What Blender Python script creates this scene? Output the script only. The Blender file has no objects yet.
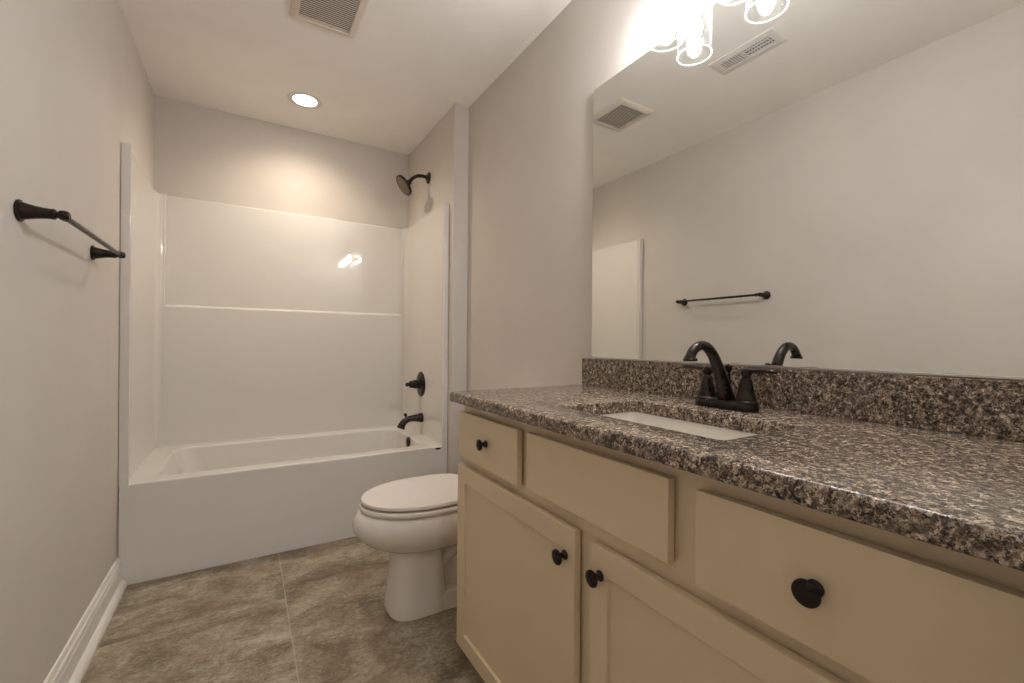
import bpy, bmesh, math, random
from mathutils import Vector, Matrix

random.seed(7)
S = bpy.context.scene
COL = S.collection
PI = math.pi

# ------------------------------------------------------------------ camera
cam_data = bpy.data.cameras.new('camera')
cam = bpy.data.objects.new('camera', cam_data)
COL.objects.link(cam)
cam_data.sensor_fit = 'HORIZONTAL'
cam_data.sensor_width = 36.0
cam_data.lens = 36.0 * 439.29 / 1024.0
cam_data.shift_y = 0.94 / 1024.0
cam_data.clip_start = 0.02
cam.matrix_world = (Matrix.Translation((0.4637, 0.0, 1.0699)) @ Matrix.Rotation(-0.5459, 4, 'Z')
                    @ Matrix.Rotation(PI / 2, 4, 'X') @ Matrix.Rotation(0.0085, 4, 'Z'))
S.camera = cam

# ------------------------------------------------------------------ world, light levels, exposure
world = bpy.data.worlds.new('world')
S.world = world
world.use_nodes = True
world.node_tree.nodes['Background'].inputs[0].default_value = (0.9, 0.85, 0.8, 1)
world.node_tree.nodes['Background'].inputs[1].default_value = 0.15
BULB_POWER = 158.0        # emission strength of each vanity bulb
CAN_POWER = 17.0          # emission strength of the recessed light's lens
CAN_BEAM = 17.0           # watts of the recessed light's beam
FILL_POWER = 22.0         # emission strength of the unseen fill light added in the hall
S.view_settings.view_transform = 'Standard'
S.view_settings.look = 'None'
S.view_settings.gamma = 1.0
S.view_settings.use_curve_mapping = False
S.view_settings.exposure = 1.14
S.render.film_transparent = False
S.cycles.max_bounces = 14
S.cycles.diffuse_bounces = 8
S.cycles.glossy_bounces = 6
S.cycles.transparent_max_bounces = 24
S.cycles.sample_clamp_indirect = 6.0

# ------------------------------------------------------------------ dimensions (metres)
W, D, H = 1.6154, 3.284, 2.495       # vanity wall, tub back wall, ceiling
AX = 1.524                           # alcove width
AY = 2.426                           # front end of the alcove's stub wall
TY, TZ, SZ = 2.494, 0.44, 1.918      # tub front, tub rim, top of surround
FY = 0.055                           # inner face of the doorway wall
HY = -1.5                            # far wall of the hall


# ------------------------------------------------------------------ material helpers
def mat(name, color, rough=0.5, metal=0.0, coat=0.0, spec=0.5):
    m = bpy.data.materials.new(name)
    m.use_nodes = True
    b = m.node_tree.nodes['Principled BSDF']
    b.inputs['Base Color'].default_value = (*color, 1)
    b.inputs['Roughness'].default_value = rough
    b.inputs['Metallic'].default_value = metal
    b.inputs['Specular IOR Level'].default_value = spec
    b.inputs['Coat Weight'].default_value = coat
    b.inputs['Coat Roughness'].default_value = 0.06
    return m


class N:
    """tiny node helper"""
    def __init__(self, m):
        self.t = m.node_tree
        self.b = self.t.nodes['Principled BSDF']
        self.co = self.t.nodes.new('ShaderNodeTexCoord').outputs['Object']

    def link(self, a, b):
        self.t.links.new(a, b)

    def put(self, sock, v):
        if isinstance(v, (int, float)):
            sock.default_value = v
        elif isinstance(v, tuple):
            sock.default_value = v
        else:
            self.link(v, sock)

    def mapping(self, scale=(1, 1, 1), rot=(0, 0, 0), loc=(0, 0, 0), src=None):
        n = self.t.nodes.new('ShaderNodeMapping')
        self.link(src or self.co, n.inputs[0])
        n.inputs['Scale'].default_value = scale
        n.inputs['Rotation'].default_value = rot
        n.inputs['Location'].default_value = loc
        return n.outputs[0]

    def noise(self, vec, scale, detail=4, rough=0.55, dist=0.0, color=False):
        n = self.t.nodes.new('ShaderNodeTexNoise')
        self.link(vec, n.inputs['Vector'])
        n.inputs['Scale'].default_value = scale
        n.inputs['Detail'].default_value = detail
        n.inputs['Roughness'].default_value = rough
        n.inputs['Distortion'].default_value = dist
        return n.outputs['Color' if color else 0]

    def voronoi(self, vec, scale, out='Color', feature='F1', rand=1.0):
        n = self.t.nodes.new('ShaderNodeTexVoronoi')
        n.feature = feature
        self.link(vec, n.inputs['Vector'])
        n.inputs['Scale'].default_value = scale
        n.inputs['Randomness'].default_value = rand
        return n.outputs[out]

    def ramp(self, fac, stops, interp='LINEAR'):
        n = self.t.nodes.new('ShaderNodeValToRGB')
        self.link(fac, n.inputs[0])
        r = n.color_ramp
        r.interpolation = interp
        while len(r.elements) < len(stops):
            r.elements.new(0.5)
        for e, (p, c) in zip(r.elements, stops):
            e.position = p
            e.color = (*c, 1) if isinstance(c, tuple) else (c, c, c, 1)
        return n.outputs[0]

    def math(self, op, a, b=0.0, c=0.0):
        n = self.t.nodes.new('ShaderNodeMath')
        n.operation = op
        self.put(n.inputs[0], a)
        self.put(n.inputs[1], b)
        self.put(n.inputs[2], c)
        return n.outputs[0]

    def mix(self, fac, a, b, blend='MIX'):
        n = self.t.nodes.new('ShaderNodeMix')
        n.data_type = 'RGBA'
        n.blend_type = blend
        self.put(n.inputs[0], fac)
        for s, v in ((n.inputs[6], a), (n.inputs[7], b)):
            if isinstance(v, tuple):
                s.default_value = (*v, 1)
            else:
                self.link(v, s)
        return n.outputs[2]

    def sep(self, v):
        n = self.t.nodes.new('ShaderNodeSeparateXYZ')
        self.link(v, n.inputs[0])
        return n.outputs

    def bump(self, h, strength=0.1, dist=0.01):
        n = self.t.nodes.new('ShaderNodeBump')
        n.inputs['Strength'].default_value = strength
        n.inputs['Distance'].default_value = dist
        self.link(h, n.inputs['Height'])
        self.link(n.outputs[0], self.b.inputs['Normal'])

    def base(self, c):
        self.link(c, self.b.inputs['Base Color'])


def paint(name, color, rough=0.6, bump=0.06, scale=260, vary=0.03):
    m = mat(name, color, rough)
    n = N(m)
    f = n.noise(n.co, 3.0, 3)
    lo = tuple(x * (1 - vary) for x in color)
    hi = tuple(min(1, x * (1 + vary)) for x in color)
    n.base(n.ramp(f, [(0.3, lo), (0.7, hi)]))
    n.bump(n.noise(n.co, scale, 2), bump, 0.002)
    return m


def granite(name):
    m = mat(name, (0.2, 0.16, 0.12), 0.2, spec=0.4)
    n = N(m)
    wob = n.noise(n.co, 150, 3, color=True)
    v = n.mix(0.014, n.co, wob)
    a = n.sep(n.voronoi(v, 300))[0]
    c1 = n.ramp(a, [(0.0, (0.014, 0.013, 0.015)), (0.18, (0.046, 0.037, 0.034)), (0.33, (0.12, 0.082, 0.054)),
                    (0.48, (0.205, 0.150, 0.102)), (0.62, (0.29, 0.228, 0.165)), (0.80, (0.40, 0.335, 0.265)),
                    (0.95, (0.56, 0.50, 0.43))])
    b = n.sep(n.voronoi(v, 150))[1]
    c2 = n.ramp(b, [(0.0, (0.014, 0.013, 0.015)), (0.28, (0.075, 0.053, 0.040)), (0.54, (0.20, 0.150, 0.105)),
                    (0.80, (0.40, 0.345, 0.28))])
    big = n.ramp(n.noise(n.co, 60, 4, 0.6), [(0.42, 0.1), (0.62, 0.6)])
    col = n.mix(big, c1, c2)
    d = n.sep(n.voronoi(v, 480))[2]
    flecks = n.ramp(d, [(0.0, 1.0), (0.14, 0.0)], 'CONSTANT')
    col = n.mix(n.math('MULTIPLY', flecks, 0.85), col, (0.02, 0.018, 0.02))
    clump = n.noise(v, 85, 4, 0.65, 0.6)
    patch = n.ramp(clump, [(0.36, (0.20, 0.19, 0.21)), (0.46, (0.80, 0.77, 0.75)), (0.54, (1.18, 1.15, 1.11)), (0.65, (1.9, 1.87, 1.83))])
    col = n.mix(1.0, col, patch, 'MULTIPLY')
    n.base(col)
    return m


def vinyl(name):
    m = mat(name, (0.3, 0.25, 0.18), 0.42, spec=0.35)
    n = N(m)
    x, y, z = n.sep(n.co)
    u = n.math('DIVIDE', n.math('SUBTRACT', x, 0.615), 0.61)
    colidx = n.math('FLOOR', u)
    fu = n.math('FRACT', n.math('ADD', u, 100.0))
    du = n.math('MULTIPLY', n.math('MINIMUM', fu, n.math('SUBTRACT', 1.0, fu)), 0.61)
    w = n.math('DIVIDE', n.math('SUBTRACT', y, 1.734), 0.61)
    w = n.math('ADD', w, n.math('MULTIPLY', colidx, 0.5))
    fw = n.math('FRACT', n.math('ADD', w, 100.0))
    dw = n.math('MULTIPLY', n.math('MINIMUM', fw, n.math('SUBTRACT', 1.0, fw)), 0.61)
    row = n.math('FLOOR', n.math('ADD', w, 100.0))
    comb = n.t.nodes.new('ShaderNodeCombineXYZ')
    n.link(n.math('MULTIPLY', colidx, 3.7), comb.inputs[0])
    n.link(n.math('MULTIPLY', row, 5.3), comb.inputs[1])
    add = n.t.nodes.new('ShaderNodeVectorMath')
    add.operation = 'ADD'
    n.link(n.co, add.inputs[0])
    n.link(comb.outputs[0], add.inputs[1])
    p = add.outputs[0]
    s1 = n.noise(n.mapping((1.5, 2.3, 1), (0, 0, 0.20), src=p), 2.8, 10, 0.66, 0.9)
    s2 = n.noise(n.mapping((2.2, 3.2, 1), (0, 0, 0.20), src=p), 10.0, 10, 0.78, 0.9)
    s3 = n.noise(n.mapping((1, 1, 1), src=p), 3.2, 4, 0.5, 0.3)
    s4 = n.noise(n.mapping((2.0, 3.2, 1), (0, 0, 0.2), src=p), 34.0, 6, 0.75, 0.4)
    f = n.math('ADD', n.math('MULTIPLY', s1, 0.42), n.math('MULTIPLY', s2, 0.30))
    f = n.math('ADD', f, n.math('MULTIPLY', s4, 0.28))
    c = n.ramp(f, [(0.36, (0.095, 0.074, 0.048)), (0.44, (0.165, 0.133, 0.090)), (0.495, (0.265, 0.224, 0.160)),
                   (0.54, (0.38, 0.335, 0.255)), (0.62, (0.54, 0.49, 0.395))])
    c = n.mix(n.ramp(s3, [(0.45, 0.0), (0.75, 0.45)]), c, (0.30, 0.19, 0.12))
    joint = n.math('LESS_THAN', du, 0.0022)
    joint2 = n.math('MULTIPLY', n.math('LESS_THAN', dw, 0.0016), 0.35)
    c = n.mix(n.math('MULTIPLY', joint, 0.6), c, (0.46, 0.42, 0.34))
    c = n.mix(joint2, c, (0.42, 0.37, 0.29))
    n.base(c)
    n.bump(f, 0.12, 0.004)
    return m


def bronze(name):
    m = mat(name, (0.035, 0.026, 0.022), 0.3, 0.75)
    n = N(m)
    f = n.noise(n.co, 40, 5, 0.6)
    n.base(n.ramp(f, [(0.35, (0.020, 0.017, 0.0155)), (0.7, (0.050, 0.037, 0.030))]))
    n.link(n.ramp(f, [(0.3, 0.24), (0.7, 0.36)]), n.b.inputs['Roughness'])
    return m


def emitter(name, color, strength):
    m = mat(name, (0.9, 0.9, 0.9), 0.4)
    b = m.node_tree.nodes['Principled BSDF']
    b.inputs['Emission Color'].default_value = (*color, 1)
    b.inputs['Emission Strength'].default_value = strength
    return m


def seeded_glass(name, edge=0.03, body=0.03):
    """thin clear glass with bubbles: mostly transparent, reflecting at the rims"""
    m = bpy.data.materials.new(name)
    m.use_nodes = True
    t = m.node_tree
    t.nodes.clear()
    out = t.nodes.new('ShaderNodeOutputMaterial')
    mix = t.nodes.new('ShaderNodeMixShader')
    tr = t.nodes.new('ShaderNodeBsdfTransparent')
    tr.inputs[0].default_value = (0.95, 0.96, 0.96, 1)
    gl = t.nodes.new('ShaderNodeBsdfGlossy')
    gl.inputs['Roughness'].default_value = 0.04
    lw = t.nodes.new('ShaderNodeLayerWeight')
    lw.inputs['Blend'].default_value = 0.5
    p4 = t.nodes.new('ShaderNodeMath')
    p4.operation = 'POWER'
    t.links.new(lw.outputs['Facing'], p4.inputs[0])
    p4.inputs[1].default_value = 3.0
    fr = t.nodes.new('ShaderNodeMath')
    fr.operation = 'MULTIPLY_ADD'
    t.links.new(p4.outputs[0], fr.inputs[0])
    fr.inputs[1].default_value = 0.9
    fr.inputs[2].default_value = body
    tc = t.nodes.new('ShaderNodeTexCoord')
    vo = t.nodes.new('ShaderNodeTexVoronoi')
    vo.inputs['Scale'].default_value = 95
    t.links.new(tc.outputs['Object'], vo.inputs['Vector'])
    ra = t.nodes.new('ShaderNodeValToRGB')
    ra.color_ramp.elements[0].position = 0.12
    ra.color_ramp.elements[0].color = (1, 1, 1, 1)
    ra.color_ramp.elements[1].position = 0.30
    ra.color_ramp.elements[1].color = (0, 0, 0, 1)
    t.links.new(vo.outputs['Distance'], ra.inputs[0])
    bu = t.nodes.new('ShaderNodeBump')
    bu.inputs['Strength'].default_value = 0.6
    bu.inputs['Distance'].default_value = 0.003
    t.links.new(ra.outputs[0], bu.inputs['Height'])
    t.links.new(bu.outputs[0], gl.inputs['Normal'])
    ad = t.nodes.new('ShaderNodeMath')
    ad.operation = 'MULTIPLY_ADD'
    t.links.new(ra.outputs[0], ad.inputs[0])
    ad.inputs[1].default_value = 0.16
    t.links.new(fr.outputs[0], ad.inputs[2])
    t.links.new(ad.outputs[0], mix.inputs[0])
    df = t.nodes.new('ShaderNodeBsdfTranslucent')
    df.inputs[0].default_value = (0.9, 0.92, 0.93, 1)
    sc = t.nodes.new('ShaderNodeMixShader')
    sc.inputs[0].default_value = edge
    t.links.new(gl.outputs[0], sc.inputs[1])
    t.links.new(df.outputs[0], sc.inputs[2])
    t.links.new(tr.outputs[0], mix.inputs[1])
    t.links.new(sc.outputs[0], mix.inputs[2])
    t.links.new(mix.outputs[0], out.inputs[0])
    return m


M = {}
M['wall'] = paint('greige_wall_paint', (0.60, 0.558, 0.515), 0.7)
M['ceiling'] = paint('ceiling_paint', (0.90, 0.87, 0.835), 0.75)
M['trim'] = paint('white_trim_paint', (0.80, 0.775, 0.745), 0.35, 0.0)
M['floor'] = vinyl('stone_vinyl')
M['acrylic'] = paint('white_acrylic', (0.71, 0.685, 0.652), 0.025, 0.0, 40, 0.01)
M['acrylic'].node_tree.nodes['Principled BSDF'].inputs['Specular IOR Level'].default_value = 0.9
M['porcelain'] = paint('white_porcelain', (0.76, 0.72, 0.67), 0.1, 0.0, 40, 0.01)
M['seat'] = paint('white_seat_plastic', (0.78, 0.73, 0.69), 0.22, 0.0, 40, 0.01)
M['cabinet'] = paint('cream_cabinet_paint', (0.67, 0.56, 0.385), 0.38, 0.02, 180, 0.03)
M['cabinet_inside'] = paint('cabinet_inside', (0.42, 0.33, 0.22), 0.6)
M['granite'] = granite('brown_granite')
M['bronze'] = bronze('oil_rubbed_bronze')
M['bronze_face'] = mat('bronze_spray_face', (0.16, 0.12, 0.10), 0.45, 0.3)
M['mirror'] = mat('mirror_silver', (0.84, 0.85, 0.825), 0.0, 1.0)
M['mirror_edge'] = mat('mirror_edge', (0.55, 0.60, 0.54), 0.15, 0.3)
M['alu'] = mat('brushed_channel', (0.75, 0.72, 0.68), 0.3, 0.9)
M['white_plastic'] = paint('white_vent_plastic', (0.70, 0.64, 0.56), 0.4, 0.0, 40, 0.01)
M['white_metal'] = paint('white_vent_metal', (0.74, 0.71, 0.68), 0.4, 0.0, 40, 0.01)
M['dark'] = mat('fan_housing', (0.20, 0.175, 0.145), 0.7)
M['duct_blue'] = mat('grey_damper', (0.13, 0.16, 0.22), 0.5)
M['bulb'] = emitter('lit_bulb', (1.0, 0.98, 0.98), BULB_POWER)
M['can'] = emitter('lit_lens', (1.0, 0.84, 0.66), CAN_POWER)
M['hall_fill'] = emitter('fill_diffuser', (1.0, 0.96, 0.92), FILL_POWER)
M['glass'] = seeded_glass('seeded_glass')
M['glass_edge'] = seeded_glass('polished_glass_edge', 0.5, 0.35)


# ------------------------------------------------------------------ mesh helpers
def merge(bm, tmp):
    me = bpy.data.meshes.new('tmp')
    tmp.to_mesh(me)
    tmp.free()
    bm.from_mesh(me)
    bpy.data.meshes.remove(me)


def box(bm, x0, x1, y0, y1, z0, z1, bev=0.0, seg=2):
    t = bmesh.new()
    bmesh.ops.create_cube(t, size=1.0)
    for v in t.verts:
        v.co = Vector(((x0 + x1) / 2 + v.co.x * (x1 - x0), (y0 + y1) / 2 + v.co.y * (y1 - y0), (z0 + z1) / 2 + v.co.z * (z1 - z0)))
    if bev > 0:
        bmesh.ops.bevel(t, geom=list(t.edges), offset=bev, segments=seg, profile=0.5, affect='EDGES')
    merge(bm, t)


def loft(bm, rings, cap0=True, cap1=True, closed=True):
    vs = [[bm.verts.new(Vector(p)) for p in r] for r in rings]
    n = len(rings[0])
    m = n if closed else n - 1
    for a, b in zip(vs[:-1], vs[1:]):
        for i in range(m):
            j = (i + 1) % n
            try:
                bm.faces.new((a[i], a[j], b[j], b[i]))
            except ValueError:
                pass
    if cap0:
        bm.faces.new(list(reversed(vs[0])))
    if cap1:
        bm.faces.new(vs[-1])
    return vs


def lathe(bm, prof, origin, axis, segs=32, cap0=True, cap1=True):
    """prof: (radius, height along axis)"""
    ax = Vector(axis).normalized()
    ref = Vector((0, 0, 1)) if abs(ax.z) < 0.9 else Vector((1, 0, 0))
    e1 = ax.cross(ref).normalized()
    e2 = ax.cross(e1)
    o = Vector(origin)
    rings = []
    for r, h in prof:
        r = max(r, 1e-4)
        rings.append([o + ax * h + (e1 * math.cos(2 * PI * i / segs) + e2 * math.sin(2 * PI * i / segs)) * r for i in range(segs)])
    loft(bm, rings, cap0, cap1)


def smooth_path(pts, sub=6):
    """Catmull-Rom through (x,y,z,r)"""
    P = [Vector(p) for p in pts]
    P = [P[0] * 2 - P[1]] + P + [P[-1] * 2 - P[-2]]
    out = []
    for i in range(1, len(P) - 2):
        for k in range(sub):
            t = k / sub
            a, b, c, d = P[i - 1], P[i], P[i + 1], P[i + 2]
            out.append(0.5 * ((2 * b) + (c - a) * t + (2 * a - 5 * b + 4 * c - d) * t * t + (3 * b - a - 3 * c + d) * t ** 3))
    out.append(P[-2])
    return out


def tube(bm, pts, segs=18, sub=6, flat=1.0):
    """pts: (x,y,z,r) swept with parallel transport"""
    Q = smooth_path([Vector(p) for p in pts], sub) if sub > 1 else [Vector(p) for p in pts]
    pos = [Vector(q[:3]) for q in Q]
    tan = []
    for i in range(len(pos)):
        a = pos[max(0, i - 1)]
        b = pos[min(len(pos) - 1, i + 1)]
        tan.append((b - a).normalized())
    ref = Vector((0, 0, 1)) if abs(tan[0].z) < 0.9 else Vector((0, 1, 0))
    e = tan[0].cross(ref).normalized()
    rings = []
    for p, t, q in zip(pos, tan, Q):
        e = (e - t * e.dot(t)).normalized()
        f = t.cross(e)
        rings.append([p + (e * math.cos(2 * PI * i / segs) + f * flat * math.sin(2 * PI * i / segs)) * q[3] for i in range(segs)])
    loft(bm, rings)


def rrect(cx, cy, hx, hy, r, n=8):
    """rounded rectangle in plan, counter-clockwise, 4*(n+1) points"""
    pts = []
    for sx, sy, a0 in ((1, 1, 0), (-1, 1, PI / 2), (-1, -1, PI), (1, -1, 1.5 * PI)):
        for k in range(n + 1):
            a = a0 + PI / 2 * k / n
            pts.append((cx + sx * (hx - r) + r * math.cos(a), cy + sy * (hy - r) + r * math.sin(a)))
    return pts


def at_z(pts, z):
    return [(x, y, z) for x, y in pts]


def egg(xf, xb, cy, hw, z, n=48, px=2.0, pw=2.3):
    """oval pointing to -x: front xf, back xb, half width hw"""
    out = []
    xm = xf + (xb - xf) * 0.52
    for i in range(n):
        a = 2 * PI * i / n
        c, s = math.cos(a), math.sin(a)
        ex = (xb - xm) if c > 0 else (xm - xf)
        q = pw + 1.2 if c > 0 else px
        out.append((xm + ex * math.copysign(abs(c) ** (2 / q), c), cy + hw * math.copysign(abs(s) ** (2 / q), s), z))
    return out


def finish(name, bm, material, parent=None, smooth=True, angle=40):
    bmesh.ops.remove_doubles(bm, verts=bm.verts, dist=1e-5)
    bmesh.ops.recalc_face_normals(bm, faces=bm.faces)
    me = bpy.data.meshes.new(name)
    bm.to_mesh(me)
    bm.free()
    me.materials.append(material)
    if smooth:
        me.polygons.foreach_set('use_smooth', [True] * len(me.polygons))
        me.set_sharp_from_angle(angle=math.radians(angle))
    o = bpy.data.objects.new(name, me)
    COL.objects.link(o)
    if smooth and angle <= 50:
        w = o.modifiers.new('weighted_normals', 'WEIGHTED_NORMAL')
        w.mode = 'FACE_AREA'
        w.weight = 100
        w.keep_sharp = True
    if parent is not None:
        o.parent = parent
        bpy.context.view_layer.update()
        o.matrix_parent_inverse = parent.matrix_world.inverted()
    return o


def thing(name, label, category, loc, group=None):
    o = bpy.data.objects.new(name, None)
    COL.objects.link(o)
    o.empty_display_size = 0.05
    o.location = loc
    o['label'] = label
    o['category'] = category
    if group:
        o['group'] = group
    bpy.context.view_layer.update()
    return o


def struct(name, bm, material, smooth=False):
    o = finish(name, bm, material, None, smooth)
    o['kind'] = 'structure'
    return o


def boxes(*bs, bev=0.0, seg=2):
    bm = bmesh.new()
    for b in bs:
        box(bm, *b, bev=bev, seg=seg)
    return bm


# ------------------------------------------------------------------ setting
struct('floor', boxes((-0.12, W + 0.12, HY - 0.12, D + 0.12, -0.1, 0.0)), M['floor'])
struct('ceiling', boxes((-0.12, W + 0.12, HY - 0.12, D + 0.12, H, H + 0.1)), M['ceiling'])
struct('wall_left', boxes((-0.12, 0.0, HY - 0.12, D + 0.12, 0, H)), M['wall'])
struct('wall_back', boxes((0, W, D, D + 0.12, 0, H)), M['wall'])
struct('wall_right', boxes((W, W + 0.12, HY - 0.12, D + 0.12, 0, H)), M['wall'])
struct('wall_alcove', boxes((AX, W, AY, D, 0, H)), M['wall'])
JX0, JX1, DH = 0.10, 0.902, 2.05
struct('wall_front', boxes((0, JX0, FY - 0.12, FY, 0, H), (JX1, W, FY - 0.12, FY, 0, H), (JX0, JX1, FY - 0.12, FY, DH, H)), M['wall'])
struct('wall_hall', boxes((0, W, HY - 0.12, HY, 0, H)), M['wall'])
# door casing round the doorway
bm = boxes((JX1 - 0.004, JX1 + 0.06, FY, FY + 0.0145, 0, DH + 0.06), (JX0 - 0.06, JX0 + 0.004, FY, FY + 0.0145, 0, DH + 0.06),
           (JX0 - 0.06, JX1 + 0.06, FY, FY + 0.0145, DH, DH + 0.06), bev=0.003)
struct('trim_1', bm, M['trim'])


def baseboard(name, pts_fn, s0, s1):
    """profile swept along a wall; pts_fn(s, depth, height)"""
    prof = [(0, 0), (0.034, 0), (0.033, 0.010), (0.028, 0.020), (0.020, 0.028), (0.015, 0.031), (0.015, 0.088), (0.0125, 0.094), (0.0125, 0.099),
            (0.0145, 0.103), (0.0135, 0.110), (0.009, 0.117), (0.0075, 0.124), (0.005, 0.130), (0, 0.131)]
    bm = bmesh.new()
    loft(bm, [[pts_fn(s, d, h) for d, h in prof] for s in (s0, s1)])
    o = struct(name, bm, M['trim'])
    return o


baseboard('baseboard_left', lambda s, d, h: (d, s, h), FY, TY - 0.002)
baseboard('baseboard_right', lambda s, d, h: (W - d, s, h), 1.329, AY)
baseboard('baseboard_alcove', lambda s, d, h: (s, AY - d, h), AX, W)

# ------------------------------------------------------------------ tub and shower unit
tub = thing('bathtub', 'white one-piece tub and shower surround filling the alcove at the back', 'bathtub', (AX / 2, TY, 0))
ac = M['acrylic']
IN = 0.036                                # width of the front flange, inner face of the side panels at the front
bm = bmesh.new()
x0, x1 = 0.003, AX - 0.003
cx, hx = AX / 2, (x1 - x0) / 2
yb = D - 0.004
rim = [rrect(cx, (TY + yb) / 2, hx, (yb - TY) / 2, 0.004)]
bx0, bx1, by0, by1 = 0.125, 1.395, TY + 0.085, D - 0.10
bcx, bcy, bhx, bhy = (bx0 + bx1) / 2, (by0 + by1) / 2, (bx1 - bx0) / 2, (by1 - by0) / 2
rings = [at_z(rrect(cx, (TY + yb) / 2, hx, (yb - TY) / 2, 0.004), TZ - 0.03),
         at_z(rrect(cx, (TY + yb) / 2, hx, (yb - TY) / 2, 0.004), TZ - 0.010),
         at_z(rrect(cx, (TY + yb) / 2, hx - 0.003, (yb - TY) / 2 - 0.003, 0.006), TZ - 0.003),
         at_z(rrect(cx, (TY + yb) / 2, hx - 0.010, (yb - TY) / 2 - 0.010, 0.008), TZ),
         at_z(rrect(bcx, bcy, bhx + 0.012, bhy + 0.012, 0.10), TZ),
         at_z(rrect(bcx, bcy, bhx + 0.004, bhy + 0.004, 0.10), TZ - 0.004),
         at_z(rrect(bcx, bcy, bhx, bhy, 0.10), TZ - 0.014),
         at_z(rrect(bcx + 0.02, bcy, bhx - 0.035, bhy - 0.02, 0.11), TZ - 0.18),
         at_z(rrect(bcx + 0.04, bcy, bhx - 0.08, bhy - 0.045, 0.12), TZ - 0.30),
         at_z(rrect(bcx + 0.05, bcy, bhx - 0.13, bhy - 0.09, 0.12), TZ - 0.345),
         at_z(rrect(bcx + 0.05, bcy, bhx - 0.20, bhy - 0.14, 0.10), TZ - 0.355)]
loft(bm, rings, cap0=False, cap1=True)
finish('basin', bm, ac, tub, angle=50)
bm = boxes((x0, x1, TY, TY + 0.03, 0.001, TZ - 0.03))
finish('apron', bm, ac, tub)

# back panel: lower field stands proud, upper field recessed behind a rounded ledge
LZ = 1.268
yl, yu = D - 0.036, D - 0.018
prof = [(D - 0.005, TZ - 0.002), (yl - 0.006, TZ - 0.002), (yl, TZ + 0.012), (yl, LZ - 0.010)]
for k in range(1, 7):
    a = PI / 2 * k / 6
    prof.append((yl + 0.014 * (1 - math.cos(a)), LZ - 0.010 + 0.014 * math.sin(a)))
prof += [(yu - 0.002, LZ + 0.0055), (yu, LZ + 0.009), (yu, SZ - 0.006), (yu + 0.003, SZ - 0.001), (yu + 0.008, SZ), (D - 0.005, SZ)]
bm = bmesh.new()
loft(bm, [[(x, y, z) for y, z in prof] for x in (0.05, AX - 0.05)])
finish('back_panel', bm, ac, tub, angle=30)
# corner columns run full height, filleted into both walls
for side in (0, 1):
    def fx(x):
        return x if side == 0 else AX - x
    bm = bmesh.new()
    plan = [(0.006, D - 0.006), (0.006, D - 0.14), (0.0215, D - 0.14), (0.0225, D - 0.10)]
    for k in range(9):
        a = PI / 2 * k / 8
        plan.append((0.0225 + 0.042 * (1 - math.cos(a)) * 0.7, D - 0.075 + 0.040 * math.sin(a)))
    plan += [(0.056, yl + 0.0005), (0.060, yl + 0.003), (0.062, yl + 0.010), (0.062, D - 0.006)]
    plan = [(fx(x), y) for x, y in plan]
    zs = [(TZ - 0.002, 0), (SZ - 0.006, 0), (SZ - 0.001, 1), (SZ, 2)]
    loft(bm, [[(x, y, z) for x, y in plan] for z, _ in zs])
    finish('corner_column', bm, ac, tub, angle=35)
    # side panel from the flange back to the corner
    bm = bmesh.new()
    pr = [(0.006, TZ - 0.002), (0.028, TZ - 0.002), (0.0235, TZ + 0.012), (0.022, TZ + 0.06), (0.022, SZ - 0.007), (0.0195, SZ - 0.001), (0.014, SZ), (0.006, SZ)]
    loft(bm, [[(fx(x), y, z) for x, z in pr] for y in (TY + 0.02, D - 0.10)])
    finish('side_panel', bm, ac, tub, angle=30)
    # front flange: a flat upright band with a rounded inner edge
    bm = bmesh.new()
    plan = [(0.002, TY + 0.0), (0.031, TY)]
    for k in range(1, 7):
        a = PI / 2 * k / 6
        plan.append((0.031 + 0.006 * math.sin(a), TY + 0.006 * (1 - math.cos(a))))
    plan += [(0.036, TY + 0.014), (0.030, TY + 0.03), (0.002, TY + 0.03)]
    plan = [(fx(x), y) for x, y in plan]
    loft(bm, [[(x, y, z) for x, y in plan] for z in (TZ - 0.009, SZ)])
    finish('front_flange', bm, ac, tub, angle=30)

bm = bmesh.new()
lathe(bm, [(0.0, 0.013), (0.020, 0.012), (0.030, 0.008), (0.034, 0.0)], (1.392, 2.835, 0.407), (-1, 0, 0.12), 28)
o = finish('overflow_cover', bm, M['bronze'], tub)
o['label'] = 'dark bronze overflow cover'
bm = bmesh.new()
lathe(bm, [(0.012, 0.0), (0.012, 0.0015), (0.010, 0.0025), (0.0, 0.0025)], (0, 0, 0), (0, 0, 1), 24)
for v in bm.verts:
    v.co = Vector((1.462 + v.co.x * 1.5, TY - v.co.z, 0.4255 + v.co.y * 0.5))
o = finish('badge', bm, M['bronze'], tub)
o['label'] = 'small dark oval badge'
bm = bmesh.new()
lathe(bm, [(0.035, 0.0), (0.033, 0.004), (0.018, 0.006), (0.016, 0.012), (0.0, 0.014)], (1.20, 2.88, TZ - 0.3555), (0, 0, 1), 28)
finish('drain', bm, M['bronze'], tub)

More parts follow.
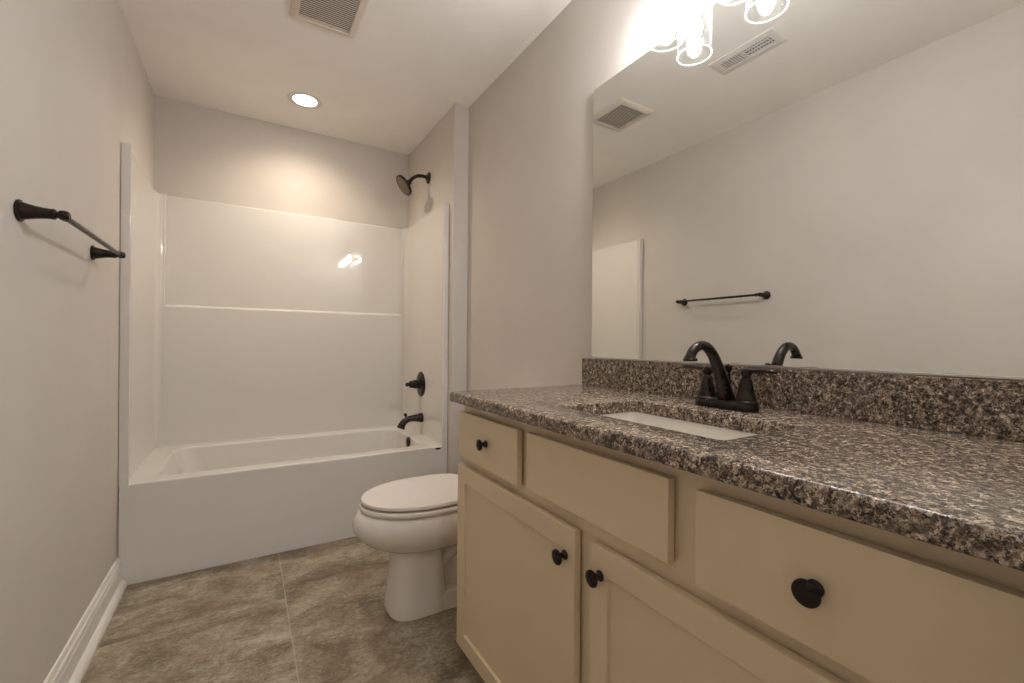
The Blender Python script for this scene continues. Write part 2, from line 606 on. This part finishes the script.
# ------------------------------------------------------------------ shower fittings on the right alcove wall
br = M['bronze']
SX = AX - 0.0005
sh = thing('wall_shower', 'bronze shower head on a curved arm high on the right alcove wall', 'shower head', (SX, 2.855, 2.184))
bm = bmesh.new()
lathe(bm, [(0.040, 0.0), (0.040, 0.003), (0.034, 0.008), (0.018, 0.013), (0.0135, 0.022)], (SX, 2.855, 2.184), (-1, 0, 0), 30)
finish('escutcheon', bm, br, sh)
bm = bmesh.new()
tube(bm, [(SX - 0.01, 2.855, 2.187, 0.0115), (1.48, 2.855, 2.188, 0.0115), (1.445, 2.855, 2.182, 0.0115), (1.415, 2.855, 2.162, 0.0115), (1.388, 2.855, 2.132, 0.0115)])
finish('shower_arm', bm, br, sh)
dirn = Vector((-0.79, 0.0, -0.61)).normalized()
base = Vector((1.393, 2.855, 2.133))
bm = bmesh.new()
lathe(bm, [(0.0, -0.004), (0.014, -0.003), (0.018, 0.006), (0.018, 0.016), (0.013, 0.021), (0.017, 0.028), (0.030, 0.034), (0.060, 0.040), (0.070, 0.045),
           (0.072, 0.052), (0.070, 0.058), (0.064, 0.060), (0.062, 0.058), (0.0, 0.057)], base, dirn, 40)
hd = finish('spray_head', bm, br, sh)
bm = bmesh.new()
lathe(bm, [(0.060, 0.0575), (0.060, 0.0600), (0.0, 0.0610)], base, dirn, 40)
for ring, cnt in ((0.018, 8), (0.034, 14), (0.050, 20)):
    e1 = dirn.cross(Vector((0, 1, 0))).normalized()
    e2 = Vector((0, 1, 0))
    for k in range(cnt):
        a = 2 * PI * k / cnt
        lathe(bm, [(0.0022, 0.0), (0.0016, 0.003)], base + dirn * 0.0605 + (e1 * math.cos(a) + e2 * math.sin(a)) * ring, dirn, 6)
o = finish('spray_face', bm, M['bronze_face'], hd)
o['label'] = 'brown spray face dotted with nozzles'

VX = AX - 0.022
va = thing('shower_valve', 'bronze shower valve with round plate and lever handle above the tub spout', 'shower valve', (VX, 2.912, 0.778))
bm = bmesh.new()
lathe(bm, [(0.086, 0.0), (0.086, 0.003), (0.081, 0.008), (0.050, 0.012), (0.032, 0.015), (0.0, 0.016)], (VX, 2.912, 0.778), (-1, 0, 0), 44)
finish('escutcheon', bm, br, va)
bm = bmesh.new()
lathe(bm, [(0.033, 0.012), (0.031, 0.024), (0.026, 0.028), (0.029, 0.032), (0.030, 0.048), (0.027, 0.056), (0.022, 0.060), (0.025, 0.064), (0.024, 0.078), (0.015, 0.084), (0.011, 0.088), (0.014, 0.093), (0.014, 0.104), (0.008, 0.109), (0.0, 0.110)],
      (VX, 2.912, 0.778), (-1, 0, 0), 30)
hh = finish('handle', bm, br, va)
bm = bmesh.new()
tube(bm, [(VX - 0.066, 2.912, 0.778, 0.0075), (VX - 0.072, 2.930, 0.776, 0.006), (VX - 0.078, 2.958, 0.772, 0.0065), (VX - 0.082, 2.982, 0.770, 0.008), (VX - 0.083, 2.990, 0.770, 0.004)], 14)
finish('lever', bm, br, hh)

sp = thing('tub_spout', 'bronze tub spout with lift-up diverter low on the right end of the tub', 'tub spout', (VX, 2.888, 0.551))
bm = bmesh.new()
tube(bm, [(VX + 0.001, 2.888, 0.551, 0.033), (VX - 0.010, 2.888, 0.551, 0.032), (VX - 0.035, 2.888, 0.551, 0.026), (VX - 0.075, 2.888, 0.550, 0.021), (VX - 0.108, 2.888, 0.542, 0.021),
          (VX - 0.130, 2.888, 0.524, 0.022), (VX - 0.142, 2.888, 0.504, 0.025), (VX - 0.148, 2.888, 0.490, 0.028)], 24)
finish('spout_body', bm, br, sp)
bm = bmesh.new()
lathe(bm, [(0.006, 0.0), (0.006, 0.018), (0.011, 0.022), (0.012, 0.030), (0.008, 0.036), (0.0, 0.037)], (VX - 0.112, 2.888, 0.552), (-0.15, 0, 1), 20)
finish('diverter_knob', bm, br, sp)

# ------------------------------------------------------------------ toilet
TC = 1.737
po = M['porcelain']
to = thing('toilet', 'white two-piece toilet with closed lid between the tub and the vanity', 'toilet', (1.25, TC, 0))
bm = bmesh.new()
loft(bm, [egg(0.972, 1.20, TC, 0.088, 0.252, px=2.4), egg(0.950, 1.27, TC, 0.110, 0.254, px=2.3), egg(0.915, 1.32, TC, 0.138, 0.264), egg(0.872, 1.36, TC, 0.163, 0.286), egg(0.836, 1.38, TC, 0.183, 0.318),
          egg(0.823, 1.40, TC, 0.191, 0.340), egg(0.818, 1.40, TC, 0.194, 0.362), egg(0.824, 1.40, TC, 0.191, 0.385), egg(0.834, 1.40, TC, 0.185, 0.404), egg(0.842, 1.395, TC, 0.179, 0.411), egg(0.850, 1.39, TC, 0.172, 0.414)])
box(bm, 1.36, 1.575, TC - 0.165, TC + 0.165, 0.335, 0.412, 0.02, 3)        # deck under the tank
finish('bowl', bm, po, to, angle=60)
bm = bmesh.new()
# pedestal: rounded front column, trapway behind it, low foot
pp = 3.4
q5 = dict(px=2.9, pw=4.6)
loft(bm, [egg(0.951, 1.180, TC, 0.107, 0.0, **q5), egg(0.947, 1.180, TC, 0.109, 0.010, **q5), egg(0.950, 1.176, TC, 0.107, 0.045, **q5),
          egg(0.962, 1.163, TC, 0.103, 0.13, **q5), egg(0.970, 1.155, TC, 0.101, 0.20, **q5), egg(0.974, 1.152, TC, 0.101, 0.29, **q5)])
loft(bm, [egg(1.05, 1.56, TC, 0.110, 0.0, px=4, pw=4), egg(1.05, 1.56, TC, 0.110, 0.058, px=4, pw=4), egg(1.05, 1.555, TC, 0.105, 0.068, px=4, pw=4), egg(1.06, 1.53, TC, 0.060, 0.074, px=4, pw=4),
          egg(1.06, 1.50, TC, 0.048, 0.14, px=3, pw=3), egg(1.06, 1.52, TC, 0.058, 0.24, px=3, pw=3), egg(1.10, 1.53, TC, 0.10, 0.34, px=3, pw=3)])
finish('pedestal', bm, po, to, angle=45)
for sy in (-1,):
    bm = bmesh.new()
    tube(bm, [(1.13, TC + sy * 0.038, 0.13, 0.024), (1.20, TC + sy * 0.040, 0.20, 0.028), (1.29, TC + sy * 0.036, 0.245, 0.030), (1.38, TC + sy * 0.033, 0.20, 0.030), (1.42, TC + sy * 0.028, 0.10, 0.030), (1.42, TC + sy * 0.028, 0.06, 0.030)], 18)
    finish('trapway', bm, po, to)
for sy in (-1, 1):
    bm = bmesh.new()
    lathe(bm, [(0.013, 0.0), (0.013, 0.010), (0.010, 0.017), (0.004, 0.021), (0.0, 0.0215)], (1.30, TC + sy * 0.094, 0.068), (0, 0, 1), 18)
    finish('bolt_cap', bm, M['seat'], to)
bm = bmesh.new()
so = lambda g, z: egg(0.844 + g, 1.335 - g, TC, 0.189 - g, z)
si = lambda g, z: egg(0.915 - g, 1.265 + g, TC, 0.112 + g, z)
loft(bm, [si(0, 0.418), so(0.004, 0.418), so(0, 0.423), so(0, 0.432), so(0.004, 0.437), si(0.0, 0.437), si(0, 0.418)], False, False)
finish('seat', bm, M['seat'], to, angle=45)
bm = bmesh.new()
loft(bm, [so(0.012, 0.4450), so(0.0065, 0.4455), so(0.0055, 0.4470), so(0.0055, 0.4560), so(0.007, 0.4585), so(0.011, 0.4600), so(0.020, 0.4608), so(0.06, 0.4618), so(0.12, 0.4622)])
for g in ((0.877, 1.70), (0.95, 1.60)):
    lathe(bm, [(0.006, 0.0), (0.006, 0.0085)], (g[0] + 0.03, g[1] + 0.02, 0.4372), (0, 0, 1), 10)
finish('lid', bm, M['seat'], to, angle=45)
for sy in (-1, 1):
    bm = boxes((1.318, 1.362, TC + sy * 0.075 - 0.022, TC + sy * 0.075 + 0.022, 0.412, 0.458), bev=0.009, seg=3)
    finish('hinge', bm, M['seat'], to)
bm = bmesh.new()
tk = lambda g, z, f=1.405: at_z(rrect((f + 1.598) / 2, TC, (1.598 - f) / 2 - g, 0.205 - g, 0.035), z)
loft(bm, [tk(0.02, 0.412), tk(0.010, 0.42), tk(0.006, 0.45), tk(0.0, 0.74), tk(0.0, 0.755)])
finish('tank', bm, po, to)
bm = bmesh.new()
loft(bm, [tk(0.002, 0.756, 1.392), tk(-0.003, 0.759, 1.392), tk(-0.004, 0.775, 1.392), tk(0.0, 0.787, 1.392), tk(0.012, 0.793, 1.392)])
finish('tank_lid', bm, po, to)
bm = bmesh.new()
lathe(bm, [(0.012, 0), (0.012, 0.006), (0.009, 0.012), (0, 0.013)], (1.404, TC - 0.15, 0.70), (-1, 0, 0), 18)
tube(bm, [(1.391, TC - 0.15, 0.70, 0.006), (1.386, TC - 0.12, 0.698, 0.006), (1.386, TC - 0.08, 0.694, 0.007)], 12)
finish('flush_lever', bm, M['alu'], to)

# ------------------------------------------------------------------ towel bar on the left wall
tz, ty0, ty1, tx = 1.374, 1.503, 2.094, 0.076
tb = thing('towel_bar', 'bronze towel bar between two flared posts on the left wall', 'towel bar', (0, (ty0 + ty1) / 2, tz))
for y in (ty0, ty1):
    s = 1 if y == ty0 else -1
    bm = bmesh.new()
    lathe(bm, [(0.0255, 0.0005), (0.0262, 0.003), (0.0255, 0.006), (0.0215, 0.0075), (0.0205, 0.010), (0.0185, 0.018), (0.0155, 0.030), (0.0135, 0.042), (0.0125, 0.056), (0.0132, 0.059), (0.0132, 0.063), (0.0105, 0.066),
               (0.0078, 0.0675), (0.0078, 0.069), (0.0110, 0.072), (0.0122, 0.079), (0.0110, 0.086), (0.0075, 0.090), (0.0, 0.089)], (0, y, tz), (1, 0, 0), 30)
    finish('post', bm, br, tb)
bm = bmesh.new()
lathe(bm, [(0.0, 0.0), (0.0110, 0.001), (0.0115, 0.008), (0.0085, 0.011), (0.0085, 0.014), (0.0105, 0.018), (0.0105, 0.026), (0.0075, 0.029), (0.0072, 0.030)]
      + [(0.0072, 0.578)] + [(0.0075, 0.579), (0.0105, 0.582), (0.0105, 0.590), (0.0085, 0.594), (0.0085, 0.597), (0.0115, 0.600), (0.0110, 0.607), (0.0, 0.608)],
      (tx, ty0, tz), (0, 1, 0), 22)
for v in bm.verts:
    v.co.y = ty0 + (v.co.y - ty0) * (ty1 - ty0) / 0.608
finish('bar', bm, br, tb)

# ------------------------------------------------------------------ vanity cabinet
XD = 1.063                                # door faces
XF = XD + 0.023                           # face frame
VY0, VY1 = 0.058, 1.326
CZ = 0.9085
VT = CZ - 0.032                           # underside of the counter
ca = M['cabinet']
vc = thing('vanity_cabinet', 'cream painted vanity cabinet under the granite counter', 'cabinet', (1.34, 0.69, 0))
bm = boxes((XF, XF + 0.019, VY0, VY1, 0.085, VT - 0.0005), bev=0.001, seg=1)
finish('face_frame', bm, ca, vc)
bm = boxes((XF + 0.019, W - 0.002, VY1 - 0.016, VY1, 0.095, VT - 0.0005), (XF + 0.087, W - 0.002, VY1 - 0.016, VY1, 0.001, 0.095))
finish('side_panel', bm, ca, vc)
bm = boxes((XF + 0.019, W - 0.002, VY0, VY0 + 0.016, 0.095, VT - 0.0005), (XF + 0.087, W - 0.002, VY0, VY0 + 0.016, 0.001, 0.095))
finish('side_panel', bm, ca, vc)
bm = boxes((XF + 0.07, XF + 0.086, VY0 + 0.016, VY1 - 0.016, 0.001, 0.095))
finish('toe_kick', bm, ca, vc)
bm = boxes((XF + 0.019, W - 0.002, VY0 + 0.016, VY1 - 0.016, 0.095, 0.111))
finish('cabinet_floor', bm, M['cabinet_inside'], vc)

knob_mesh = None


def knob(y, z, parent):
    global knob_mesh
    loc = Vector((XD, y, z))
    if knob_mesh is None:
        bm = bmesh.new()
        lathe(bm, [(0.0105, 0.0), (0.0105, 0.0025), (0.0075, 0.005), (0.0058, 0.009), (0.0062, 0.013), (0.0110, 0.0165), (0.0150, 0.019), (0.0165, 0.0215), (0.0160, 0.0240), (0.0120, 0.0262), (0.005, 0.0274), (0.0, 0.0276)],
              (0, 0, 0), (-1, 0, 0), 30)
        o = finish('knob', bm, br)
        knob_mesh = o.data
    else:
        o = bpy.data.objects.new('knob', knob_mesh)
        COL.objects.link(o)
    o.parent = parent
    bpy.context.view_layer.update()
    o.matrix_parent_inverse = parent.matrix_world.inverted()
    o.location = loc
    o['label'] = 'dark bronze knob'
    return o


def slab_front(name, y0, y1, z0, z1):
    bm = boxes((XD, XF - 0.0065, y0, y1, z0, z1), bev=0.0018, seg=2)
    return finish(name, bm, ca, vc)


def shaker_door(y0, y1, z0, z1, st=0.052):
    bm = bmesh.new()
    n = 0

    def ring(g, x):
        return [(x, y0 + g, z0 + g), (x, y1 - g, z0 + g), (x, y1 - g, z1 - g), (x, y0 + g, z1 - g)]
    loft(bm, [ring(0.0, XF - 0.0065), ring(0.0, XD + 0.002), ring(0.0006, XD + 0.0006), ring(0.002, XD), ring(st - 0.001, XD), ring(st, XD + 0.001), ring(st + 0.001, XD + 0.007),
              ring(st + 0.001, XF - 0.0065), ring(0.0, XF - 0.0065)], False, False)
    d = finish('door', bm, ca, vc)
    bm = boxes((XD + 0.0072, XF - 0.007, y0 + st + 0.0008, y1 - st - 0.0008, z0 + st + 0.0008, z1 - st - 0.0008))
    finish('door_panel', bm, ca, d)
    return d


dr = slab_front('drawer', 0.957, 1.317, 0.700, 0.845)
knob(1.128, 0.774, dr)
slab_front('false_front', 0.485, 0.911, 0.705, 0.847)
dr = slab_front('drawer', 0.078, 0.434, 0.695, 0.844)
knob(0.266, 0.772, dr)
do = shaker_door(0.724, 1.323, 0.085, 0.671)
knob(0.757, 0.608, do)
do = shaker_door(0.084, 0.677, 0.085, 0.668)
knob(0.646, 0.613, do)

# ------------------------------------------------------------------ granite counter with undermount sink
ct = thing('countertop', 'speckled brown granite counter with backsplash on the cream vanity', 'countertop', (1.32, 0.69, VT))
gx0, gx1, gy0, gy1 = 1.0345, W - 0.002, FY + 0.002, 1.3315
ocx, ocy, ohx, ohy = (gx0 + gx1) / 2, (gy0 + gy1) / 2, (gx1 - gx0) / 2, (gy1 - gy0) / 2
sx0, sx1, sy0, sy1 = 1.150, 1.408, 0.446, 0.888
icx, icy, ihx, ihy = (sx0 + sx1) / 2, (sy0 + sy1) / 2, (sx1 - sx0) / 2, (sy1 - sy0) / 2
outer = lambda g, z: at_z(rrect(ocx, ocy, ohx - g, ohy - g, max(0.005 - g, 0.001)), z)
inner = lambda g, z: at_z(rrect(icx, icy, ihx + g, ihy + g, 0.014), z)
bm = bmesh.new()
loft(bm, [inner(0, VT), outer(0.003, VT), outer(0.0008, VT + 0.001), outer(0, VT + 0.003), outer(0, CZ - 0.008), outer(0.0012, CZ - 0.004), outer(0.0040, CZ - 0.0012), outer(0.008, CZ),
          inner(0.003, CZ), inner(0.0008, CZ - 0.001), inner(0, CZ - 0.003), inner(0, VT)], False, False)
finish('counter_slab', bm, M['granite'], ct, angle=60)
bm = boxes((W - 0.022, W - 0.002, gy0, gy1 - 0.001, CZ + 0.0002, 1.0105), bev=0.0015)
finish('backsplash', bm, M['granite'], ct)

sk = thing('sink', 'white rectangular undermount sink set below the granite counter', 'sink', (icx, icy, VT - 0.14))
bm = bmesh.new()
ir = lambda g, z, r=0.026: at_z(rrect(icx, icy, ihx + g, ihy + g, r), z)
loft(bm, [ir(0.022, VT - 0.0008), ir(0.004, VT - 0.0008), ir(0.002, VT - 0.008), ir(-0.004, VT - 0.08), ir(-0.012, VT - 0.115), ir(-0.04, VT - 0.132, 0.05), ir(-0.09, VT - 0.138, 0.03)], False, True)
bmesh.ops.solidify(bm, geom=list(bm.faces), thickness=-0.006)
finish('sink_bowl', bm, M['porcelain'], sk, angle=60)
bm = bmesh.new()
lathe(bm, [(0.022, 0.0), (0.021, 0.003), (0.014, 0.005), (0.0, 0.006)], (icx + 0.01, icy, VT - 0.1379), (0, 0, 1), 24)
finish('drain', bm, br, sk)

# ------------------------------------------------------------------ faucet
FX, FYc = 1.505, 0.669
fa = thing('faucet', 'bronze two-handle arched faucet behind the sink', 'faucet', (FX, FYc, CZ))
bm = bmesh.new()
fr = lambda g, z: at_z(rrect(FX, FYc, 0.029 - g, 0.0805 - g, 0.026 - g), CZ + z)
loft(bm, [fr(0.001, 0.0003), fr(0, 0.002), fr(0, 0.012), fr(0.002, 0.017), fr(0.006, 0.021), fr(0.012, 0.023)])
finish('base_plate', bm, br, fa)
bm = bmesh.new()
tube(bm, [(FX + 0.004, FYc, CZ + 0.018, 0.0225), (FX - 0.002, FYc, CZ + 0.032, 0.0200), (FX - 0.016, FYc, CZ + 0.066, 0.0168), (FX - 0.036, FYc, CZ + 0.106, 0.0142), (FX - 0.057, FYc, CZ + 0.137, 0.0130),
          (FX - 0.084, FYc, CZ + 0.156, 0.0118), (FX - 0.112, FYc, CZ + 0.156, 0.0114), (FX - 0.132, FYc, CZ + 0.144, 0.0114), (FX - 0.140, FYc, CZ + 0.132, 0.0122), (FX - 0.141, FYc, CZ + 0.126, 0.0158), (FX - 0.141, FYc, CZ + 0.121, 0.0166)], 26)
finish('spout', bm, br, fa)
for s in (1, -1):
    bm = bmesh.new()
    hy = FYc + s * 0.0525
    lathe(bm, [(0.0270, 0.016), (0.0270, 0.022), (0.0235, 0.026), (0.0235, 0.030), (0.0200, 0.040), (0.0165, 0.056), (0.0135, 0.072), (0.0125, 0.077), (0.0090, 0.080), (0.0090, 0.083), (0.0125, 0.087), (0.0130, 0.094), (0.0100, 0.101), (0.0, 0.104)],
          (FX, hy, CZ), (0, 0, 1), 28)
    h = finish('handle', bm, br, fa)
    bm = bmesh.new()
    tube(bm, [(FX, hy, CZ + 0.096, 0.0085), (FX - 0.001, hy + s * 0.018, CZ + 0.098, 0.0080), (FX - 0.003, hy + s * 0.042, CZ + 0.100, 0.0085), (FX - 0.005, hy + s * 0.064, CZ + 0.099, 0.0100), (FX - 0.006, hy + s * 0.074, CZ + 0.098, 0.0050)],
         16, flat=0.62)
    finish('lever', bm, br, h)
bm = bmesh.new()
tube(bm, [(FX + 0.024, FYc, CZ + 0.012, 0.003), (FX + 0.012, FYc, CZ + 0.092, 0.003)], 10, 1)
lathe(bm, [(0.003, 0.0), (0.0075, 0.005), (0.009, 0.012), (0.0075, 0.019), (0.0, 0.022)], (FX + 0.012, FYc, CZ + 0.090), (-0.11, 0, 1), 18)
finish('lift_rod', bm, br, fa)

# ------------------------------------------------------------------ mirror
MX = 1.606
mi = thing('wall_mirror', 'large frameless wall mirror above the granite backsplash', 'mirror', (W, 0.68, 1.013))
mz0, mz1, my0, my1 = 1.0145, 2.0465, FY + 0.004, 1.2905
bm = bmesh.new()
q = lambda g, x, r: [(x, y, z) for y, z in rrect((my0 + my1) / 2, (mz0 + mz1) / 2, (my1 - my0) / 2 - g, (mz1 - mz0) / 2 - g, r, 5)]
loft(bm, [q(0.0, MX + 0.006, 0.012), q(0.0, MX + 0.0012, 0.012), q(0.0012, MX + 0.0002, 0.011)], True, False)
finish('edge', bm, M['mirror_edge'], mi, smooth=False)
bm = bmesh.new()
bm.faces.new([bm.verts.new(p) for p in q(0.0012, MX, 0.011)])
bm.faces.ensure_lookup_table()
finish('mirror_glass', bm, M['mirror'], mi, smooth=False)
bm = boxes((MX - 0.002, MX - 0.0008, my0 + 0.01, my1 - 0.006, 1.0115, 1.0175), (MX - 0.002, W - 0.002, my0 + 0.01, my1 - 0.006, 1.0112, 1.0132))
finish('bottom_channel', bm, M['alu'], mi)

# ------------------------------------------------------------------ vanity light over the mirror
LX = 1.541
vl = thing('vanity_light', 'three-lamp vanity light with seeded clear glass shades above the mirror', 'wall light', (W, 0.667, 2.22))
bm = boxes((W - 0.022, W - 0.001, 0.667 - 0.30, 0.667 + 0.30, 2.165, 2.265), bev=0.006, seg=3)
finish('backplate', bm, br, vl)
for y in (0.892, 0.667, 0.442):
    bm = bmesh.new()
    tube(bm, [(W - 0.02, y, 2.215, 0.009), (W - 0.045, y, 2.215, 0.009), (LX + 0.008, y, 2.205, 0.009), (LX, y, 2.185, 0.009), (LX, y, 2.170, 0.009)], 14)
    finish('arm', bm, br, vl)
    bm = bmesh.new()
    lathe(bm, [(0.0, 0.046), (0.012, 0.045), (0.017, 0.036), (0.022, 0.028), (0.024, 0.018), (0.024, 0.004), (0.015, 0.002), (0.015, -0.014), (0.0, -0.014)], (LX, y, 2.128), (0, 0, 1), 28)
    finish('socket', bm, br, vl)
    bm = bmesh.new()
    lathe(bm, [(0.020, 0.148), (0.046, 0.147), (0.0505, 0.142), (0.0515, 0.130), (0.0515, 0.0035), (0.0495, 0.0035), (0.0495, 0.129), (0.0485, 0.140), (0.045, 0.145), (0.020, 0.146), (0.020, 0.148)], (LX, y, 1.981), (0, 0, 1), 40, False, False)
    o = finish('glass_shade', bm, M['glass'], vl)
    bm = bmesh.new()
    lathe(bm, [(0.0505 + 0.0021 * math.cos(a), 0.0018 + 0.0018 * math.sin(a)) for a in [2 * PI * k / 10 for k in range(11)]], (LX, y, 1.981), (0, 0, 1), 48, False, False)
    finish('shade_rim', bm, M['glass_edge'], o)
    bm = bmesh.new()
    lathe(bm, [(0.012, 0.0), (0.013, -0.012), (0.019, -0.026), (0.0235, -0.040), (0.0240, -0.050), (0.021, -0.064), (0.013, -0.074), (0.0, -0.078)], (LX, y, 2.114), (0, 0, 1), 24)
    finish('bulb', bm, M['bulb'], vl)

# ------------------------------------------------------------------ ceiling fittings
fx0, fx1, fy0, fy1 = 0.617, 0.894, 1.850, 2.156
fcx, fcy, fhx, fhy = (fx0 + fx1) / 2, (fy0 + fy1) / 2, (fx1 - fx0) / 2, (fy1 - fy0) / 2
fan = thing('exhaust_fan', 'square slatted exhaust fan grille on the ceiling near the tub', 'exhaust fan', (fcx, fcy, H))
bm = bmesh.new()
fo = lambda g, z, r: at_z(rrect(fcx, fcy, fhx - g, fhy - g, r, 4), z)
loft(bm, [fo(0.0, H - 0.0005, 0.012), fo(0.0, H - 0.004, 0.012), fo(0.006, H - 0.011, 0.010), fo(0.026, H - 0.017, 0.006), fo(0.032, H - 0.017, 0.004), fo(0.034, H - 0.013, 0.004), fo(0.034, H - 0.0005, 0.004), fo(0.0, H - 0.0005, 0.012)], False, False)
finish('frame', bm, M['white_plastic'], fan)
bm = bmesh.new()
gy_a, gy_b = fcy - fhy + 0.034, fcy + fhy - 0.034
ns = 19
for k in range(ns):
    y = gy_a + (gy_b - gy_a) * (k + 0.5) / ns
    xa, xb = fcx - fhx + 0.0335, fcx + fhx - 0.0335
    loft(bm, [[(x, y - 0.0046, H - 0.0145), (x, y - 0.0040, H - 0.0158), (x, y + 0.0040, H - 0.0128), (x, y + 0.0034, H - 0.0115)] for x in (xa, xb)])
finish('grille', bm, M['white_plastic'], fan, smooth=False)
bm = boxes((fcx - fhx + 0.034, fcx + fhx - 0.034, gy_a, gy_b, H - 0.003, H - 0.0006))
finish('housing', bm, M['dark'], fan)

rc = thing('recessed_light', 'round lit recessed ceiling light above the tub', 'ceiling light', (0.757, 2.868, H))
bm = bmesh.new()
lathe(bm, [(0.0945, 0.0003), (0.0945, 0.002), (0.088, 0.005), (0.068, 0.0055), (0.064, 0.003), (0.064, 0.0003), (0.0945, 0.0003)], (0.757, 2.868, H), (0, 0, -1), 48, False, False)
finish('trim_ring', bm, M['white_metal'], rc)
bm = bmesh.new()
lathe(bm, [(0.0635, 0.0005), (0.0635, 0.0018), (0.0, 0.0024)], (0.757, 2.868, H), (0, 0, -1), 48)
finish('lens', bm, M['can'], rc)
sd = bpy.data.lights.new('downlight_beam', 'SPOT')
sd.energy = CAN_BEAM
sd.color = (1.0, 0.84, 0.66)
sd.spot_size = math.radians(150)
sd.spot_blend = 1.0
sd.shadow_soft_size = 0.025
so_ = bpy.data.objects.new('downlight_beam', sd)
COL.objects.link(so_)
so_.location = (0.757, 2.868, H - 0.012)
so_.parent = rc
so_.matrix_parent_inverse = rc.matrix_world.inverted()

rx0, rx1, ry0, ry1 = 0.594, 0.738, 1.086, 1.408
rg = thing('ceiling_register', 'white louvred air register on the ceiling, seen reflected in the mirror', 'air vent', ((rx0 + rx1) / 2, (ry0 + ry1) / 2, H))
rcx, rcy = (rx0 + rx1) / 2, (ry0 + ry1) / 2
bm = bmesh.new()
ro = lambda g, z: at_z(rrect(rcx, rcy, (rx1 - rx0) / 2 - g, (ry1 - ry0) / 2 - g, 0.003, 3), z)
loft(bm, [ro(0, H - 0.0005), ro(0, H - 0.003), ro(0.004, H - 0.0065), ro(0.034, H - 0.009), ro(0.036, H - 0.006), ro(0.036, H - 0.0005), ro(0, H - 0.0005)], False, False)
finish('frame', bm, M['white_metal'], rg)
bm = bmesh.new()
ym = rcy + 0.004
k = 0
y = ym + 0.006
while y < ry1 - 0.046:
    loft(bm, [[(x, y, H - 0.0085), (x, y + 0.0106, H - 0.0062), (x, y + 0.0106, H - 0.0072), (x, y + 0.0005, H - 0.0095)] for x in (rx0 + 0.0365, rx1 - 0.0365)])
    y += 0.0125
box(bm, rx0 + 0.0365, rx1 - 0.0365, ym - 0.005, ym + 0.005, H - 0.009, H - 0.003)
for y in [ry0 + 0.044 + 0.0135 * i for i in range(8)]:
    box(bm, rx0 + 0.0365, rx1 - 0.0365, y, y + 0.0035, H - 0.0068, H - 0.0058)
for x in (rcx - 0.024, rcx, rcx + 0.024):
    box(bm, x - 0.0055, x + 0.0055, ry0 + 0.0365, ym - 0.004, H - 0.0088, H - 0.0072)
finish('louvres', bm, M['white_metal'], rg, smooth=False)
bm = boxes((rx0 + 0.0364, rx1 - 0.0364, ry0 + 0.0364, ry1 - 0.0364, H - 0.0018, H - 0.0006))
o = finish('damper', bm, M['duct_blue'], rg)
o['label'] = 'dark blue-grey damper behind the louvres'

# ------------------------------------------------------------------ fill light added in the hall, unseen behind the camera
hl = thing('hall_fill_light', 'round fill light added on the hall ceiling, unseen behind the camera', 'ceiling light', (0.75, -0.75, H))
bm = bmesh.new()
lathe(bm, [(0.17, 0.0005), (0.17, 0.02), (0.165, 0.03), (0.0, 0.031)], (0.75, -0.75, H), (0, 0, -1), 40)
finish('pan', bm, M['white_metal'], hl)
bm = bmesh.new()
lathe(bm, [(0.16, 0.0315), (0.15, 0.055), (0.11, 0.08), (0.05, 0.093), (0.0, 0.096)], (0.75, -0.75, H), (0, 0, -1), 40)
finish('diffuser', bm, M['hall_fill'], hl)
